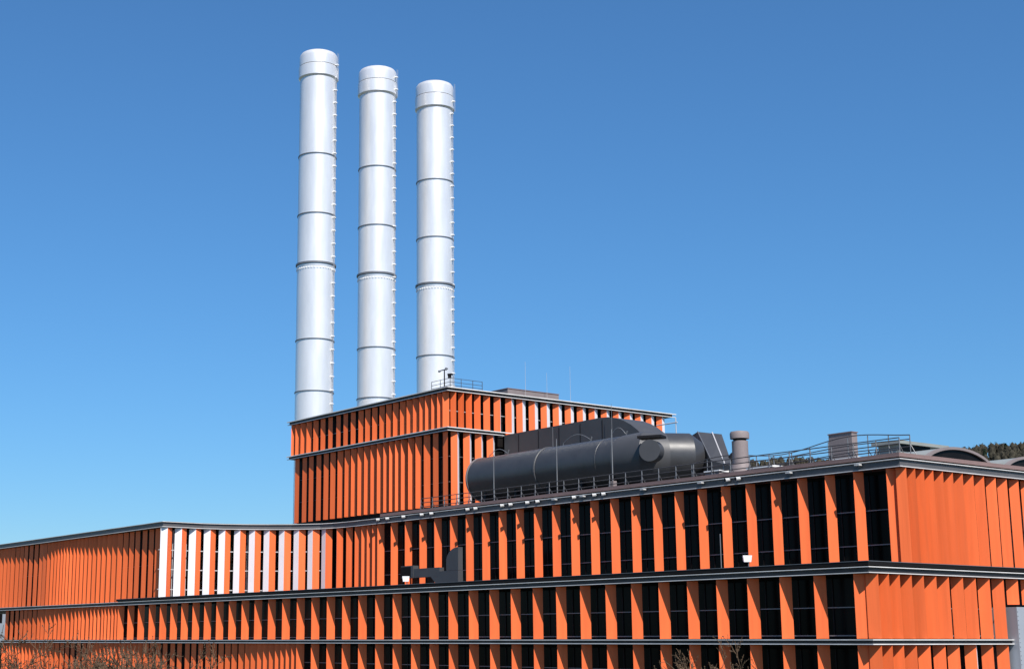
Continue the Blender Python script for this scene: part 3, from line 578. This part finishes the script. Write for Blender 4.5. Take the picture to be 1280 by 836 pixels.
# ------------------------------------------------------------------ grey sheet steel duct at the end wall
st = thing('steel_riser', 'tall grey blue sheet steel riser with riveted seams against the end wall', 'duct', (-58, 92, G))
SX = -57.25
for y0, y1, xf in ((89.62, 91.15, SX), (91.19, 92.75, SX + .25), (92.79, 94.4, SX + .25), (94.44, 96.0, SX + .25)):
    mb = MB(); mb.box(-59.25, xf, y0, y1, G, 2.15); p = mb.build('sheet_panel', 'tank', st)
    mb = MB()
    for y in (y0 + .07, y1 - .07):
        z = -6.0
        while z < 2.1: mb.tube((xf - .01, y, z), (xf + .025, y, z), .022, n=6); z += .28
    mb.build('rivet_row', 'mullion', p)['kind'] = 'stuff'

# ------------------------------------------------------------------ vegetation
def rnd_unit():
    while True:
        v = Vector((random.uniform(-1, 1), random.uniform(-1, 1), random.uniform(-1, 1)))
        if 0.05 < v.length < 1: return v.normalized()
def bare_tree(x, y, top, half, lab, seed, n_main=5, grp='bare bushes in front of the building'):
    """shrub of upright stems; the shape is fitted to its height and half width"""
    random.seed(seed)
    t = thing('bare_bush', lab, 'bush', (x, y, G), grp)
    segs = []
    def grow(p, d, length, r, lvl):
        seg = 4 if lvl < 2 else 3
        for k in range(seg):
            d = (d + rnd_unit() * (.12 + .05 * lvl) + Vector((0, 0, .10))).normalized()
            q = p + d * (length / seg); r2 = r * .82
            segs.append((p, q, r, r2, lvl))
            if lvl < 4 and (k > 0 or lvl > 0):
                for _ in range(2 if lvl != 1 else 3):
                    s = rnd_unit(); s = (s - d * s.dot(d)).normalized()
                    grow(p + (q - p) * random.random(), (d * random.uniform(.55, .95) + s * random.uniform(.4, .8)).normalized(), length * random.uniform(.36, .55), r2 * .55, lvl + 1)
            p, r = q, r2
    for k in range(n_main):
        a = 2 * math.pi * (k + random.random() * .6) / n_main
        grow(Vector((.05 * math.cos(a), .05 * math.sin(a), 0)), Vector((math.cos(a) * .25, math.sin(a) * .25, 1)).normalized(), random.uniform(.75, 1.0), .007, 0)
    zs = sorted(s[1].z for s in segs); zm = zs[-1]; rm = sorted(math.hypot(s[1].x, s[1].y) for s in segs)[int(len(segs) * .96)]
    kz = (top - G) / zm; kr = half / rm
    T = lambda p: Vector((x + p.x * kr, y + p.y * kr, G + p.z * kz))
    trunk = MB(); tw = MB()
    for p, q, r, r2, lvl in segs:
        P_, Q_ = T(p), T(q)
        if lvl < 2: trunk.tube(P_, Q_, r * 8, r2 * 8, n=5, caps=False)
        else:
            tw.tube(P_, Q_, max(.009, r * 7), max(.008, r2 * 7), n=3, caps=False)
            if lvl == 4 and random.random() < .7:
                s = rnd_unit() * .03; u = rnd_unit() * .035; tw.add([Q_ - s, Q_ + u, Q_ + s, Q_ - u], [(0, 1, 2, 3)])
    trunk.build('stems', 'bark', t); tw.build('twigs', 'twig', t)
    return t
def at_bearing(deg, dist): return (-dist * math.cos(R(deg)), dist * math.sin(R(deg)))   # degrees from -X towards +Y
for deg, dist, top, half, lab, sd, nm in ((20.6, 52, .55, 3.2, 'bare brown bush beside the outermost fins of the lower storey', 3, 11),
                                      (22.0, 55, .3, 3.2, 'bare brown bush whose stems stand before the dark gaps of the lower closed fins', 5, 11),
                                      (23.9, 56, .4, 3.2, 'thin bare bush reaching up to the lower ledge', 8, 10),
                                      (25.4, 54, .15, 3.0, 'bare brown bush below the first of the open fins', 11, 11),
                                      (46.3, 50, .2, 2.6, 'bare grey bush with one tall tip before the wide open fins and dark windows', 14, 12),
                                      (46.9, 52, -.25, 2.2, 'lower bare grey bush beside the bush with one tall tip', 17, 12)):
    x, y = at_bearing(deg, dist)
    bare_tree(x, y, top, half, lab, sd, nm)

# conifers one can tell apart on the hill, and the wood behind them as one mass
def hill_point(u, w):
    p = HC + HU * u + HV * w; return Vector((p.x, p.y, G - 6 + hill_h(u, w) + 4))
def conifer_geo(mb, p, h, w, n):
    for k in range(n):
        t = random.random() ** .8; z = h * (.12 + .88 * t); r = w * (1 - t) ** .8 * random.uniform(.5, 1.0) + .15
        a = random.uniform(0, 6.283); c = p + Vector((r * math.cos(a), r * math.sin(a), z - r * .25))
        s = Vector((math.cos(a + 1.57), math.sin(a + 1.57), 0)) * random.uniform(.7, 1.4); d = Vector((math.cos(a) * .9, math.sin(a) * .9, -.6)) * random.uniform(.8, 1.5)
        mb.add([c - s, c - d + Vector((0, 0, .5)), c + s, c + d], [(0, 1, 2, 3)])
def crown_geo(mb, p, h, w, n):
    c = p + Vector((0, 0, h * .58)); q = [c + Vector((0, 0, h * .40))]          # uneven core
    for z, rr in ((.2, .62), (-.12, .8)):
        q += [c + Vector((w * rr * random.uniform(.7, 1.1) * math.cos(a), w * rr * random.uniform(.7, 1.1) * math.sin(a), h * z * random.uniform(.7, 1.3))) for a in (0.3, 1.6, 2.8, 4.1, 5.3)]
    q.append(c - Vector((0, 0, h * .45)))
    mb.add(q, [(0, 1 + i, 1 + (i + 1) % 5) for i in range(5)] + [(1 + i, 6 + i, 6 + (i + 1) % 5, 1 + (i + 1) % 5) for i in range(5)] + [(11, 6 + (i + 1) % 5, 6 + i) for i in range(5)])
    for k in range(n):
        d = rnd_unit(); rr = random.random() ** .4; c = p + Vector((d.x * w * rr, d.y * w * rr, h * .6 + d.z * h * .42 * rr))
        s = rnd_unit() * random.uniform(.15, .5); u = rnd_unit() * random.uniform(.6, 1.5); mb.add([c - s, c - u, c + s, c + u], [(0, 1, 2, 3)])
random.seed(21)
mb = MB()
for k in range(3300):
    u = random.uniform(-330, 330); w = 20 - 340 * random.random() ** 1.5
    p = hill_point(u, w); h = random.uniform(9, 13)
    crown_geo(mb, p, h, h * random.uniform(.22, .34), 34)
    mb.tube(p - Vector((0, 0, 2)), p + Vector((0, 0, h * .6)), .25, .1, n=3, caps=False)
fo = mb.build('forest', 'forest'); fo['kind'] = 'stuff'; fo['label'] = 'bare brown wood covering the distant hill'; fo['category'] = 'forest'
for i, (u, w, h) in enumerate(((10, -60, 13), (40, -30, 11), (92, -35, 16), (104, -25, 15), (140, -40, 14), (160, -30, 13), (-40, -20, 12), (-75, -25, 12), (-140, -25, 12), (-180, -30, 12), (190, -45, 14), (215, -20, 13), (-215, -25, 12), (128, -90, 12), (70, -100, 12), (250, -40, 14))):
    p = hill_point(u, w)
    t = thing('conifer_tree', 'dark conifer standing among the bare wood on the hill', 'tree', p, 'conifers on the hill')
    mb = MB(); mb.tube(p - Vector((0, 0, 2)), p + Vector((0, 0, h * .95)), .3, .05, n=6); mb.build('trunk', 'bark', t)
    mb = MB(); conifer_geo(mb, p, h, h * .2, 420); mb.build('crown', 'conifer', t)
# the little that shows past the far end of the building
hs_ = thing('distant_house', 'pale blue grey building past the far end of the orange facade', 'building', (-300, 106.3, G))
hx, hy = -300, 106.3
mb = MB(); mb.box(hx - 9, hx + 9, hy - 6, hy + 4, G, 6.5); mb.build('wall', 'house', hs_)
mb = MB(); mb.box(hx - 9.6, hx + 9.6, hy - 6.6, hy + 4.6, 6.5, 7.0); mb.build('roof', 'ring', hs_)
bare_tree(-280, 103.4, 3.6, 2.2, 'small leafless tree in front of the pale blue grey building', 31, 5, 'trees past the far end')
for k in range(4): mb = MB(); mb.box(hx + 9.0, hx + 9.05, hy - 5 + 2.2 * k, hy - 3.6 + 2.2 * k, 3.4, 5.4); mb.build('window', 'pane', hs_)
